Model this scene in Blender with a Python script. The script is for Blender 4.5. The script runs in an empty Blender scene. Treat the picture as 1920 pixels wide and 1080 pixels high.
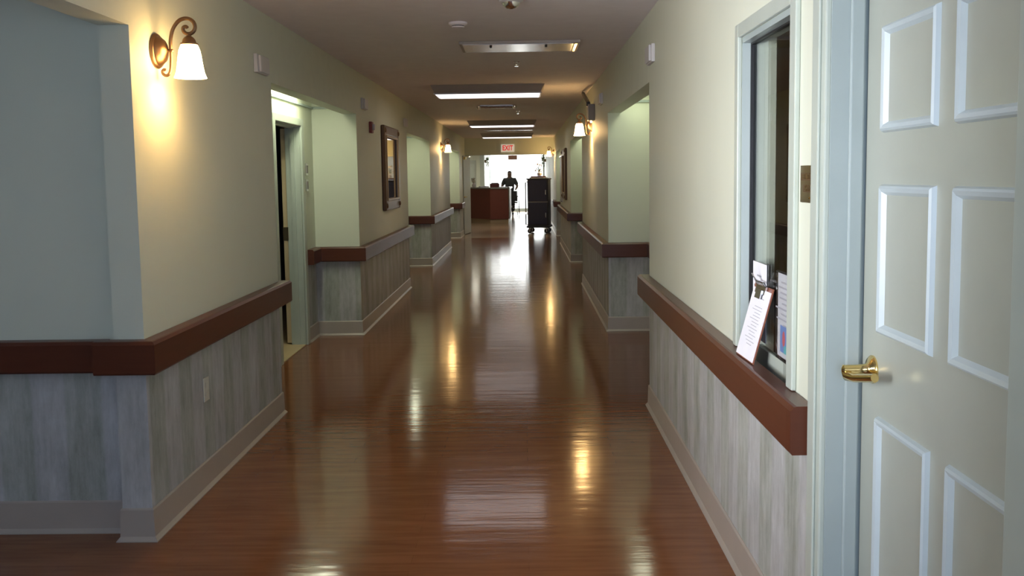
import bpy, bmesh, math, random
from mathutils import Vector, Matrix
random.seed(7)
SC = bpy.context.scene
COL = SC.collection
H = 1.5
XL, XR, CZ = -1.57, .796, 2.506
# ------------------------------------------------------------------ camera
YAW, PITCH, ROLL, PPY, F = -0.01412753, -0.08784286, -0.01433007, 482.78, 1740.0
cy, sy, cp, sp, cr, sr = math.cos(YAW), math.sin(YAW), math.cos(PITCH), math.sin(PITCH), math.cos(ROLL), math.sin(ROLL)
fw = Vector((sy*cp, cy*cp, sp)); r0 = Vector((cy, -sy, 0)); u0 = r0.cross(fw)
rt = cr*r0 + sr*u0; up = -sr*r0 + cr*u0
cam = bpy.data.objects.new('camera', bpy.data.cameras.new('camera')); COL.objects.link(cam)
m = Matrix((rt, up, -fw)).transposed().to_4x4(); m.translation = Vector((0, 0, H)); cam.matrix_world = m
cam.data.sensor_width = 36; cam.data.lens = 36*F/1920; cam.data.shift_y = -(540-PPY)/1920
cam.data.clip_start = .05; cam.data.clip_end = 200
SC.camera = cam
# ------------------------------------------------------------------ colour management, world, daylight, added fill
SC.view_settings.view_transform = 'Standard'; SC.view_settings.look = 'None'
SC.view_settings.gamma = 1; SC.view_settings.use_curve_mapping = False
SC.view_settings.exposure = 1.0
w = bpy.data.worlds.new('sky'); SC.world = w; w.use_nodes = True
w.node_tree.nodes['Background'].inputs[0].default_value = (.96, .98, 1, 1)
w.node_tree.nodes['Background'].inputs[1].default_value = 2.5

def area(name, loc, d, sx, sy_, power, color, spread=180):
    l = bpy.data.lights.new(name, 'AREA'); l.shape = 'RECTANGLE'; l.size = sx; l.size_y = sy_
    l.energy = power; l.color = color; l.spread = math.radians(spread)
    o = bpy.data.objects.new(name, l); COL.objects.link(o); o.location = loc
    o.rotation_euler = Vector(d).to_track_quat('-Z', 'Y').to_euler()
    return o
def point(name, loc, power, color, r=.03):
    l = bpy.data.lights.new(name, 'POINT'); l.energy = power; l.color = color; l.shadow_soft_size = r
    o = bpy.data.objects.new(name, l); COL.objects.link(o); o.location = loc
    return o
area('daylight_end_window', (-.4, 39.6, 1.25), (0, -1, -.05), 2.3, 2.3, 35, (1, .98, .95))
area('daylight_rear_window', (.15, -1.12, 1.45), (0, 1, .0), .8, 1.3, 18, (.38, .54, 1))
area('added_side_fill', (-1.66, 1.15, 1.50), (1, 1.2, .0), 1.3, 1.2, 17, (.96, .95, 1), 72)  # fill added to brighten the right wall, beam narrowed and aimed there
area('added_passage_fill', (-6.05, 2.45, 1.5), (1, .0, .0), .8, .8, 4, (.45, .6, 1), 120)  # weak blue fill added for the side passage, out of view

# ------------------------------------------------------------------ materials
def mat(name, base=(.5, .5, .5), rough=.5, metal=0, emis=None, es=0, spec=None, alpha=None, trans=None, coat=0):
    m = bpy.data.materials.new(name); m.use_nodes = True
    b = m.node_tree.nodes['Principled BSDF']
    b.inputs['Base Color'].default_value = (*base, 1); b.inputs['Roughness'].default_value = rough
    b.inputs['Metallic'].default_value = metal
    if emis: b.inputs['Emission Color'].default_value = (*emis, 1); b.inputs['Emission Strength'].default_value = es
    if spec is not None: b.inputs['Specular IOR Level'].default_value = spec
    if trans: b.inputs['Transmission Weight'].default_value = trans
    if coat: b.inputs['Coat Weight'].default_value = coat; b.inputs['Coat Roughness'].default_value = .1
    # small procedural variation so no surface is perfectly flat in tone
    nt = m.node_tree; g = nt.nodes.new('ShaderNodeNewGeometry'); n = nt.nodes.new('ShaderNodeTexNoise')
    n.inputs['Scale'].default_value = 9; n.inputs['Detail'].default_value = 4
    nt.links.new(g.outputs['Position'], n.inputs['Vector'])
    mx = nt.nodes.new('ShaderNodeMix'); mx.data_type = 'RGBA'
    mx.inputs['A'].default_value = (*[c*.94 for c in base], 1); mx.inputs['B'].default_value = (*[min(1, c*1.06) for c in base], 1)
    nt.links.new(n.outputs['Fac'], mx.inputs['Factor']); nt.links.new(mx.outputs['Result'], b.inputs['Base Color'])
    return m
def N(nt, t, **k):
    n = nt.nodes.new(t)
    for a, v in k.items(): setattr(n, a, v)
    return n
def math_(nt, op, a, b=None, c=None):
    n = N(nt, 'ShaderNodeMath', operation=op)
    for i, v in enumerate((a, b, c)):
        if v is None: continue
        if isinstance(v, (int, float)): n.inputs[i].default_value = v
        else: nt.links.new(v, n.inputs[i])
    return n.outputs[0]
def mixc(nt, f, a, b):
    n = N(nt, 'ShaderNodeMix', data_type='RGBA')
    for s, v in (('Factor', f), ('A', a), ('B', b)):
        if isinstance(v, tuple): n.inputs[s].default_value = (*v, 1)
        elif isinstance(v, (int, float)): n.inputs[s].default_value = v
        else: nt.links.new(v, n.inputs[s])
    return n.outputs['Result']
def noise(nt, vec, scale, detail=3, rough=.5, sc=(1, 1, 1)):
    mp = N(nt, 'ShaderNodeMapping'); mp.inputs['Scale'].default_value = sc
    nt.links.new(vec, mp.inputs['Vector'])
    n = N(nt, 'ShaderNodeTexNoise'); n.inputs['Scale'].default_value = scale; n.inputs['Detail'].default_value = detail
    n.inputs['Roughness'].default_value = rough
    nt.links.new(mp.outputs[0], n.inputs['Vector']); return n.outputs['Fac']

PAINT = (.67, .70, .58)
def wall_material():
    m = bpy.data.materials.new('painted_wall_with_striped_wainscot_paper'); m.use_nodes = True; nt = m.node_tree
    b = nt.nodes['Principled BSDF']; g = N(nt, 'ShaderNodeNewGeometry'); pos = g.outputs['Position']
    s = N(nt, 'ShaderNodeSeparateXYZ'); nt.links.new(pos, s.inputs[0])
    u = math_(nt, 'ADD', s.outputs[0], s.outputs[1])
    wob = noise(nt, pos, 2.2, 1, sc=(1, 1, .15))
    u2 = math_(nt, 'ADD', u, math_(nt, 'MULTIPLY', wob, .07))
    ph = math_(nt, 'FRACT', math_(nt, 'MULTIPLY', u2, 1/.31))
    d = math_(nt, 'ABSOLUTE', math_(nt, 'SUBTRACT', ph, .5))
    st = N(nt, 'ShaderNodeMapRange'); st.inputs[1].default_value = .225; st.inputs[2].default_value = .265; nt.links.new(d, st.inputs[0])
    c = mixc(nt, st.outputs[0], (.34, .36, .30), (.47, .47, .47))
    fine = noise(nt, pos, 30, 6, .65, sc=(1, 1, .12))
    blot = noise(nt, pos, 6, 6, .75, sc=(1, 1, .45))
    v = math_(nt, 'ADD', math_(nt, 'MULTIPLY', fine, .65), math_(nt, 'MULTIPLY', blot, 1.0))
    f2 = N(nt, 'ShaderNodeMapRange'); f2.inputs[1].default_value = .60; f2.inputs[2].default_value = 1.05; nt.links.new(v, f2.inputs[0])
    c = mixc(nt, f2.outputs[0], mixc(nt, .45, c, (.20, .21, .18)), mixc(nt, .50, c, (.66, .68, .68)))
    fn = noise(nt, pos, 3, 2)
    pc = mixc(nt, fn, tuple(x*.97 for x in PAINT), tuple(x*1.03 for x in PAINT))
    low = math_(nt, 'LESS_THAN', s.outputs[2], .78)
    nt.links.new(mixc(nt, low, pc, c), b.inputs['Base Color']); b.inputs['Roughness'].default_value = .5
    b.inputs['Specular IOR Level'].default_value = .3
    bm_ = N(nt, 'ShaderNodeBump'); bm_.inputs['Strength'].default_value = .04; bm_.inputs['Distance'].default_value = .004
    nt.links.new(noise(nt, pos, 160, 2), bm_.inputs['Height']); nt.links.new(bm_.outputs[0], b.inputs['Normal'])
    return m
def floor_material():
    m = bpy.data.materials.new('polished_wood_plank_vinyl'); m.use_nodes = True; nt = m.node_tree
    b = nt.nodes['Principled BSDF']; g = N(nt, 'ShaderNodeNewGeometry'); pos = g.outputs['Position']
    br = N(nt, 'ShaderNodeTexBrick'); br.inputs['Scale'].default_value = 1
    br.inputs['Brick Width'].default_value = .92; br.inputs['Row Height'].default_value = .076; br.inputs['Mortar Size'].default_value = .0009
    br.inputs['Color1'].default_value = (.205, .076, .030, 1); br.inputs['Color2'].default_value = (.235, .090, .036, 1)
    br.inputs['Mortar'].default_value = (.16, .058, .023, 1); br.inputs['Bias'].default_value = 0
    nt.links.new(pos, br.inputs['Vector'])
    grain = noise(nt, pos, 26, 6, .6, sc=(.10, 1, 1))
    mr = N(nt, 'ShaderNodeMapRange'); mr.inputs[1].default_value = .35; mr.inputs[2].default_value = .7; nt.links.new(grain, mr.inputs[0])
    c = mixc(nt, mr.outputs[0], mixc(nt, .35, br.outputs['Color'], (.11, .038, .015)), mixc(nt, .28, br.outputs['Color'], (.33, .145, .06)))
    nt.links.new(c, b.inputs['Base Color'])
    big = noise(nt, pos, 1.4, 3)
    ro = N(nt, 'ShaderNodeMapRange'); ro.inputs[3].default_value = .10; ro.inputs[4].default_value = .15; nt.links.new(big, ro.inputs[0])
    nt.links.new(ro.outputs[0], b.inputs['Roughness'])
    b.inputs['Specular IOR Level'].default_value = .42
    bp = N(nt, 'ShaderNodeBump'); bp.inputs['Strength'].default_value = .36; bp.inputs['Distance'].default_value = .004
    hgt = math_(nt, 'ADD', math_(nt, 'MULTIPLY', noise(nt, pos, 9, 3, .5, sc=(.12, 1, 1)), 1.0), math_(nt, 'MULTIPLY', noise(nt, pos, 60, 2, .5, sc=(.25, 1, 1)), .12))
    nt.links.new(hgt, bp.inputs['Height']); nt.links.new(bp.outputs[0], b.inputs['Normal'])
    return m
def glass_material(name='window_glass', tint=(.93, .95, .94), fac=.09):
    m = bpy.data.materials.new(name); m.use_nodes = True; nt = m.node_tree
    nt.nodes.remove(nt.nodes['Principled BSDF']); out = nt.nodes['Material Output']
    t = N(nt, 'ShaderNodeBsdfTransparent'); t.inputs[0].default_value = (*tint, 1)
    gl = N(nt, 'ShaderNodeBsdfGlossy'); gl.inputs['Roughness'].default_value = .01
    lw = N(nt, 'ShaderNodeLayerWeight'); lw.inputs['Blend'].default_value = .5
    fr = math_(nt, 'ADD', math_(nt, 'MULTIPLY', math_(nt, 'POWER', lw.outputs['Facing'], 5.0), .9), .04)
    mx = N(nt, 'ShaderNodeMixShader'); nt.links.new(fr, mx.inputs[0]); nt.links.new(t.outputs[0], mx.inputs[1]); nt.links.new(gl.outputs[0], mx.inputs[2])
    nt.links.new(mx.outputs[0], out.inputs[0]); return m
def rail_material():
    m = bpy.data.materials.new('mahogany_handrail'); m.use_nodes = True; nt = m.node_tree
    b = nt.nodes['Principled BSDF']; g = N(nt, 'ShaderNodeNewGeometry'); pos = g.outputs['Position']
    n = noise(nt, pos, 8, 5, .6, sc=(.5, .5, 8))
    nt.links.new(mixc(nt, n, (.075, .021, .010), (.115, .034, .016)), b.inputs['Base Color'])
    b.inputs['Roughness'].default_value = .33; b.inputs['Specular IOR Level'].default_value = .45
    return m
M = dict(
    wall=wall_material(), floor=floor_material(), glass=glass_material(), rail=rail_material(),
    ceil=mat('ceiling_paint', (.82, .77, .80), .8, spec=.2),
    paint=mat('sage_wall_paint', PAINT, .5, spec=.3),
    base=mat('taupe_vinyl_cove_base', (.42, .37, .32), .35),
    trim=mat('pale_green_trim_enamel', (.47, .52, .46), .3),
    jamb=mat('grey_green_jamb_enamel', (.37, .43, .42), .3),
    door=mat('door_enamel', (.42, .45, .39), .32),
    mould=mat('door_moulding_enamel', (.53, .61, .63), .3),
    brass=mat('polished_brass', (.85, .62, .25), .14, 1),
    oldbrass=mat('aged_brass', (.42, .33, .18), .35, 1),
    bronze=mat('antique_bronze', (.24, .14, .075), .36, .85),
    shade=mat('glowing_frosted_glass', (.9, .85, .7), .4, emis=(1, .62, .25), es=19),
    lens=mat('lit_fluorescent_lens', (.9, .9, .9), .4, emis=(1, .93, .96), es=1.1),
    recr=mat('lit_right_alcove_lens', (.9, .9, .9), .4, emis=(.95, 1, .74), es=3.2),
    stationfill=mat('added_station_glow', (.9, .9, .9), .4, emis=(1, .97, .8), es=9),
    lobbyfill=mat('added_lobby_glow', (.9, .9, .9), .4, emis=(1, .95, .85), es=5),
    recl=mat('lit_alcove_lens', (.9, .9, .9), .4, emis=(.97, 1, .74), es=10),
    housing=mat('fixture_housing', (.42, .37, .33), .5),
    steel=mat('satin_steel', (.62, .62, .62), .22, 1),
    chrome=mat('chrome', (.85, .85, .86), .08, 1),
    reflector=mat('reflector_louvre', (.75, .72, .68), .22, .95),
    white=mat('white_plastic', (.62, .60, .60), .45),
    ivory=mat('ivory_plastic', (.62, .60, .50), .4),
    grey=mat('grey_plastic', (.24, .22, .21), .45),
    black=mat('black_rubber', (.015, .015, .016), .45),
    red=mat('red_alarm_plastic', (.22, .02, .015), .4),
    redink=mat('red_sign_letters', (.6, .015, .01), .5, emis=(1, .02, .01), es=.25),
    signface=mat('lit_sign_face', (.85, .83, .75), .5, emis=(1, .93, .8), es=.16),
    frame=mat('walnut_gilt_frame', (.13, .065, .028), .35, .15),
    gilt=mat('gilt_inner_moulding', (.36, .22, .09), .35, .5),
    mirror=mat('mirror_glass', (.62, .58, .52), .03, 1),
    paper=mat('white_paper', (.80, .80, .86), .7),
    ink=mat('grey_print', (.40, .40, .45), .7),
    inkred=mat('red_print', (.55, .12, .14), .7),
    inkblue=mat('blue_print', (.16, .26, .55), .7),
    teal=mat('teal_print', (.12, .45, .48), .7),
    board=mat('brown_hardboard', (.22, .075, .04), .5),
    acrylic=glass_material('clear_acrylic', (.96, .97, .97)),
    sheenfloor=mat('vinyl_with_painted_window_glow', (.40, .28, .17), .16, spec=.3),  # window glow put into the floor colour
    desk=mat('cherry_laminate', (.20, .055, .038), .4),
    desktop=mat('grey_countertop', (.30, .30, .28), .2),
    kick=mat('tan_plinth', (.42, .31, .19), .4),
    cart=mat('navy_cart_panel', (.035, .035, .065), .35),
    cartd=mat('charcoal_cart_shell', (.04, .036, .04), .4),
    slab=mat('unpainted_door_edge', (.58, .46, .28), .5),
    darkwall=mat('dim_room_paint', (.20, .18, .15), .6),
    tile=mat('beige_room_floor', (.58, .45, .26), .35),
    brownwood=mat('brown_wood_trim', (.22, .13, .06), .4),
    leaf=mat('green_leaves', (.10, .16, .05), .5),
    petal=mat('cream_petals', (.80, .74, .62), .6),
    skin=mat('skin', (.20, .115, .08), .5),
    cloth=mat('dark_grey_top', (.06, .06, .065), .8),
    trouser=mat('dark_trousers', (.03, .032, .04), .8),
    hair=mat('dark_hair', (.015, .012, .01), .6),
    vinyl=mat('black_vinyl', (.02, .02, .022), .4),
    ceramic=mat('white_ceramic', (.75, .75, .74), .2),
    maroon=mat('maroon_card', (.16, .03, .03), .5),
    led=mat('small_amber_bulb', (1, .8, .5), .3, emis=(1, .75, .4), es=3),
)
# ------------------------------------------------------------------ geometry helpers
class MB:
    def __init__(s): s.bm = bmesh.new()
    def box(s, x0, x1, y0, y1, z0, z1, rot=None, piv=None):
        vs = [s.bm.verts.new((x, y, z)) for z in (z0, z1) for y in (y0, y1) for x in (x0, x1)]
        for f in ((0, 2, 3, 1), (4, 5, 7, 6), (0, 1, 5, 4), (2, 6, 7, 3), (0, 4, 6, 2), (1, 3, 7, 5)): s.bm.faces.new([vs[i] for i in f])
        if rot:
            p = Vector(piv) if piv else sum((v.co for v in vs), Vector())/8
            for v in vs: v.co = rot @ (v.co-p) + p
        return s
    def prism(s, poly, z0, z1):
        a = [s.bm.verts.new((x, y, z0)) for x, y in poly]; b = [s.bm.verts.new((x, y, z1)) for x, y in poly]; n = len(poly)
        s.bm.faces.new(a[::-1]); s.bm.faces.new(b)
        for i in range(n): s.bm.faces.new((a[i], a[(i+1) % n], b[(i+1) % n], b[i]))
        return s
    def tube(s, pts, r, seg=10, cap=True, closed=False):
        pts = [Vector(p) for p in pts]; n = len(pts); rings = []
        rs = r if isinstance(r, (list, tuple)) else [r]*n
        prev = None
        for i, p in enumerate(pts):
            if closed: t = pts[(i+1) % n]-pts[i-1]
            else: t = (pts[min(i+1, n-1)]-pts[max(i-1, 0)])
            t.normalize()
            if prev is None:
                a = Vector((0, 0, 1)) if abs(t.z) < .9 else Vector((1, 0, 0)); a = t.cross(a).normalized()
            else: a = (prev - t*prev.dot(t)).normalized()
            prev = a; b = t.cross(a)
            rings.append([s.bm.verts.new(p + (a*math.cos(k*2*math.pi/seg)+b*math.sin(k*2*math.pi/seg))*rs[i]) for k in range(seg)])
        for i in range(n if closed else n-1):
            A, B = rings[i], rings[(i+1) % n]
            for k in range(seg): s.bm.faces.new((A[k], A[(k+1) % seg], B[(k+1) % seg], B[k]))
        if cap and not closed: s.bm.faces.new(rings[0][::-1]); s.bm.faces.new(rings[-1])
        return s
    def lathe(s, prof, loc=(0, 0, 0), axis='Z', seg=28, cap=True):
        o = Vector(loc); rings = []
        def P(r, h, a):
            c, d = r*math.cos(a), r*math.sin(a)
            return {'Z': Vector((c, d, h)), 'X': Vector((h, c, d)), 'Y': Vector((d, h, c))}[axis]+o
        for r, h in prof: rings.append([s.bm.verts.new(P(max(r, 1e-4), h, k*2*math.pi/seg)) for k in range(seg)])
        for A, B in zip(rings, rings[1:]):
            for k in range(seg): s.bm.faces.new((A[k], A[(k+1) % seg], B[(k+1) % seg], B[k]))
        if cap: s.bm.faces.new(rings[0][::-1]); s.bm.faces.new(rings[-1])
        return s
    def sweep(s, path, prof, side=1, closed_ends=True):
        """path: xy points along the wall; prof: (out, z) polygon; side=+1 pushes 'out' to the right of travel."""
        P = [Vector((x, y)) for x, y in path]; n = len(P); rings = []
        for i in range(n):
            nrm = []
            if i > 0: d = (P[i]-P[i-1]).normalized(); nrm.append(Vector((d.y, -d.x))*side)
            if i < n-1: d = (P[i+1]-P[i]).normalized(); nrm.append(Vector((d.y, -d.x))*side)
            if len(nrm) == 1: o = nrm[0]
            else:
                b = (nrm[0]+nrm[1]).normalized(); o = b/max(.2, b.dot(nrm[0]))
            rings.append([s.bm.verts.new((P[i].x+o.x*u, P[i].y+o.y*u, z)) for u, z in prof])
        k = len(prof)
        for A, B in zip(rings, rings[1:]):
            for j in range(k): s.bm.faces.new((A[j], A[(j+1) % k], B[(j+1) % k], B[j]))
        s.bm.faces.new(rings[0][::-1]); s.bm.faces.new(rings[-1])
        return s
    def sphere(s, c, r, sc=(1, 1, 1), sub=2):
        res = bmesh.ops.create_icosphere(s.bm, subdivisions=sub, radius=r)
        for v in res['verts']: v.co = Vector((v.co.x*sc[0], v.co.y*sc[1], v.co.z*sc[2])) + Vector(c)
        return s
    def build(s, name, m, parent=None, bevel=0, smooth=False, loc=None):
        bmesh.ops.recalc_face_normals(s.bm, faces=s.bm.faces)
        me = bpy.data.meshes.new(name)
        o = bpy.data.objects.new(name, me)
        if parent is None:
            xs = [v.co for v in s.bm.verts]
            lo = Vector((min(v.x for v in xs), min(v.y for v in xs), min(v.z for v in xs))); hi = Vector((max(v.x for v in xs), max(v.y for v in xs), 0))
            c = Vector(((lo.x+hi.x)/2, (lo.y+hi.y)/2, lo.z)); 
            for v in s.bm.verts: v.co -= c
            o.location = c
        else: o.parent = parent
        if smooth:
            for f in s.bm.faces: f.smooth = True
        s.bm.to_mesh(me); s.bm.free(); me.materials.append(M[m] if isinstance(m, str) else m)
        if smooth:
            try: me.set_sharp_from_angle(angle=math.radians(38))
            except Exception: pass
        COL.objects.link(o)
        if bevel:
            b = o.modifiers.new('bevel', 'BEVEL'); b.width = bevel; b.segments = 2; b.limit_method = 'ANGLE'
        return o
def tag(o, label, cat, group=None):
    o['label'] = label; o['category'] = cat
    if group: o['group'] = group
    return o
def thing(name, label, cat, loc, rz=0, group=None):
    o = bpy.data.objects.new(name, None); COL.objects.link(o); o.location = loc; o.rotation_euler = (0, 0, rz); o.empty_display_size = .1
    return tag(o, label, cat, group)
def struct(o):
    o['kind'] = 'structure'; return o
def sroot(name, loc=(0, 0, 0)):
    o = bpy.data.objects.new(name, None); COL.objects.link(o); o.location = loc; o['kind'] = 'structure'; return o
def bx(name, m, *a, parent=None, bevel=0): return MB().box(*a).build(name, m, parent, bevel)
def copy_tree(o, parent=None):
    c = o.copy(); COL.objects.link(c); c.parent = parent
    for ch in list(o.children): copy_tree(ch, c)
    return c

# ------------------------------------------------------------------ shell
struct(bx('floor', 'floor', -8, 5, -1.1, 22.6, -.1, 0))
struct(bx('floor', 'sheenfloor', -8, 5, 22.6, 39.45, -.1, 0))  # tan tone paints far window light and reflection onto the brown floor
struct(bx('ceiling', 'ceil', -8, 5, -1.1, 39.45, CZ, CZ+.1))
T = .125
# left side
Lrec = [(5.84, 8.78), (12.54, 15.57), (19.66, 22.6)]
HBL, HBR, RCZ = 2.10, 2.075, 2.285
struct(MB().box(XL-T, XL, 3.75, 5.84, 0, CZ).build('wall_left', 'wall'))
struct(MB().box(-1.99-T, XL-T-.001, 5.7, 5.84, 0, CZ).build('wall_left', 'wall'))
struct(MB().box(-1.99-T, XL, 8.78, 12.54, 0, CZ).build('wall_left', 'wall'))
struct(MB().box(-1.99-T, XL, 15.57, 19.66, 0, CZ).build('wall_left', 'wall'))
struct(MB().box(-1.99-T, XL, 22.6, 24.8, 0, CZ).build('wall_left', 'wall'))
for i, (a, b) in enumerate(Lrec):
    struct(MB().box(XL-T, XL, a, b, HBL, CZ).build('wall_left', 'paint'))
    struct(bx('ceiling', 'ceil', -1.99, XL-T, a, b, RCZ, RCZ+.06))
    if i == 0:
        D0, D1, DH = 7.42, 8.28, 1.965
        struct(MB().box(-1.99-T, -1.99, a, D0, 0, CZ).box(-1.99-T, -1.99, D1, b, 0, CZ).box(-1.99-T, -1.99, D0, D1, DH, CZ).build('wall_left', 'wall'))
    else:
        struct(MB().box(-1.99-T, -1.99, a, b, 0, CZ).build('wall_left', 'wall'))
    # thin ledge moulding round the alcove below its ceiling
    struct(MB().sweep([(-1.99, a), (-1.99, b), (XL-T, b)], [(0, 2.15), (.02, 2.15), (.022, 2.165), (.008, 2.172), (0, 2.172)]).build('trim_1', 'jamb'))
struct(MB().box(XL-T, XL, 2.0, 3.75, 2.122, CZ).build('wall_left', 'paint'))          # header over the side passage
struct(MB().box(-6.1, XL-T, 3.85, 3.97, 0, CZ).build('wall_left', 'wall'))              # wall of the side passage
struct(MB().box(-6.1, XL-T, 1.9, 2.0, 0, CZ).build('wall_left', 'wall'))
struct(MB().box(XL-T, XL, -1.0, .5, 0, CZ).box(XL-T, XL, 1.8, 2.0, 0, CZ).box(XL-T, XL, .5, 1.8, 0, .9).box(XL-T, XL, .5, 1.8, 2.1, CZ).build('wall_left', 'wall'))
# passage end wall with an opening added for the passage fill
struct(MB().box(-6.2, -6.1, 1.9, 2.05, 0, CZ).box(-6.2, -6.1, 2.85, 3.97, 0, CZ).box(-6.2, -6.1, 2.05, 2.85, 0, 1.1).box(-6.2, -6.1, 2.05, 2.85, 1.9, CZ).build('wall_left', 'wall'))
# rear wall with window (behind the viewer)
struct(MB().box(XL-T, -.25, -1.1, -1.0, 0, CZ).box(.55, XR+T, -1.1, -1.0, 0, CZ).box(-.25, .55, -1.1, -1.0, 0, .8).box(-.25, .55, -1.1, -1.0, 2.1, CZ).build('wall_rear', 'wall'))
# right side
Rrec = [(5.93, 8.83), (12.77, 15.93), (20.5, 23.0)]
WY0, WY1, WZ0, WZ1 = 2.765, 3.425, .79, 1.985
DY0, DY1, DRH = 1.49, 2.43, 2.06
struct(MB().box(XR, XR+T, -1.0, DY0, 0, CZ).box(XR, XR+T, DY0, DY1, DRH, CZ).box(XR, XR+T, DY1, WY0, 0, CZ)
       .box(XR, XR+T, WY0, WY1, 0, WZ0).box(XR, XR+T, WY0, WY1, WZ1, CZ).box(XR, XR+T, WY1, 5.93, 0, CZ).build('wall_right', 'wall'))
struct(MB().box(XR+T+.001, 1.22+T, 5.8, 5.93, 0, CZ).build('wall_right', 'wall'))
struct(MB().box(XR, 1.22+T, 8.83, 12.77, 0, CZ).build('wall_right', 'wall'))
struct(MB().box(XR, 1.22+T, 15.93, 20.5, 0, CZ).build('wall_right', 'wall'))
struct(MB().box(XR, 1.22+T, 23.0, 39.35, 0, CZ).build('wall_right', 'wall'))
for a, b in Rrec:
    struct(MB().box(XR, XR+T, a, b, HBR, CZ).build('wall_right', 'paint'))
    struct(bx('ceiling', 'ceil', XR+T, 1.22, a, b, RCZ, RCZ+.06))
    struct(MB().box(1.22, 1.22+T, a, b, 0, CZ).build('wall_right', 'wall'))
    struct(MB().sweep([(1.22, a), (1.22, b), (XR+T, b)], [(0, 2.17), (.02, 2.17), (.022, 2.185), (.008, 2.192), (0, 2.192)], side=-1).build('trim_1', 'jamb'))
# room behind the service window
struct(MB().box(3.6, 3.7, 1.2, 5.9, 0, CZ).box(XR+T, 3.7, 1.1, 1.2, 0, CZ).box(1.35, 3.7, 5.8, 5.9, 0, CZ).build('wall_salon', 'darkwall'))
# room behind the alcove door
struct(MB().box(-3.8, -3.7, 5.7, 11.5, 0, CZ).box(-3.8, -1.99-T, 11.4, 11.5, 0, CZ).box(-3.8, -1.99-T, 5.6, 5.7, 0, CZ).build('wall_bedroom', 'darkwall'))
struct(bx('floor', 'tile', -3.7, -1.99-.02, 5.72, 11.4, 0, .006))
# cross wall with the wide opening
struct(MB().box(XL, XR, 24.8, 24.95, 2.055, CZ).box(XL, -1.47, 24.8, 24.95, 0, 2.055).build('wall_cross', 'wall'))
# nurse station area and far corridor
struct(MB().box(-7, -1.46, 34, 34.12, 0, CZ).build('wall_station', 'wall'))
struct(MB().box(-1.58, -1.46, 34.12, 39.35, 0, CZ).build('wall_station', 'wall'))
struct(MB().box(-7.1, -7, 24.8, 34.1, 0, CZ).box(-7, -1.99-T, 24.8, 24.95, 0, CZ).build('wall_station', 'wall'))

# baseboards (cove base profile) and handrails
BP = [(0, 0), (.024, 0), (.024, .004), (.011, .02), (.008, .132), (.003, .139), (0, .139)]
def cove(name, path, side): return struct(MB().sweep(path, BP, side).build(name, 'base'))
cove('baseboard_left', [(-6.1, 3.85), (XL-T, 3.85), (XL-T, 3.75), (XL, 3.75), (XL, 5.84), (XL-.1, 5.84)], 1)
cove('baseboard_left', [(-1.99, 8.385), (-1.99, 8.78), (XL, 8.78), (XL, 12.54), (XL-.1, 12.54)], 1)
cove('baseboard_left', [(-1.99, 5.84), (-1.99, 7.34)], 1)
cove('baseboard_left', [(-1.99, 12.54), (-1.99, 15.57), (XL, 15.57), (XL, 19.66), (XL-.1, 19.66)], 1)
cove('baseboard_left', [(-1.99, 19.66), (-1.99, 22.6), (XL, 22.6), (XL, 24.8)], 1)
cove('baseboard_right', [(XR, WY0-.24), (XR, 5.93), (XR+.1, 5.93)], -1)
cove('baseboard_right', [(1.22, 5.93), (1.22, 8.83), (XR, 8.83), (XR, 12.77), (XR+.1, 12.77)], -1)
cove('baseboard_right', [(1.22, 12.77), (1.22, 15.93), (XR, 15.93), (XR, 20.5), (XR+.1, 20.5)], -1)
cove('baseboard_right', [(1.22, 20.5), (1.22, 23.0), (XR, 23.0), (XR, 39.35)], -1)
cove('baseboard_station', [(-7, 34), (-1.46, 34), (-1.46, 39.35)], 1)
def rail(path, side, label, z0=.715, z1=.853):
    t = .068
    pr = [(.002, z0), (t-.006, z0), (t, z0+.008), (t, z1-.014), (t-.010, z1-.002), (t-.018, z1), (.002, z1)]
    o = MB().sweep(path, pr, side).build('handrail', 'rail')
    return tag(o, label, 'handrail')
rail([(-6.08, 3.85), (-1.756, 3.85)], 1, 'straight dark wooden handrail across the blue-grey side passage wall at the far left', .705, .838)
rail([(-1.757, 3.75), (XL, 3.75), (XL, 5.84), (XL-.06, 5.84)], 1, 'nearest left mahogany handrail wrapping the wall corner under the big sconce')
rail([(-1.99, 8.40), (-1.99, 8.78), (XL, 8.78), (XL, 12.54), (XL-.06, 12.54)], 1, 'mahogany handrail under the framed mirror on the left wall')
rail([(-1.99, 12.56), (-1.99, 15.57), (XL, 15.57), (XL, 19.66), (XL-.06, 19.66)], 1, 'left handrail shining in the light below the small left sconce')
rail([(-1.99, 19.7), (-1.99, 22.6), (XL, 22.6), (XL, 23.6)], 1, 'short farthest left handrail ending behind the open door leaf')
rail([(XR, WY0-.235), (XR-.001, WY0-.195), (XR-.001, 5.93), (XR+.06, 5.93)], -1, 'nearest right reddish brown handrail under the service window, with a clipboard on it')
rail([(1.22, 5.96), (1.22, 8.83), (XR, 8.83), (XR, 12.77), (XR+.06, 12.77)], -1, 'right handrail with a bright sheen below the middle right sconce')
rail([(1.22, 12.8), (1.22, 15.93), (XR, 15.93), (XR, 20.5), (XR+.06, 20.5)], -1, 'right handrail below the far framed picture')
rail([(1.22, 20.53), (1.22, 23.0), (XR, 23.0), (XR, 24.75)], -1, 'farthest right handrail beside the dark food cart')

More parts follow.
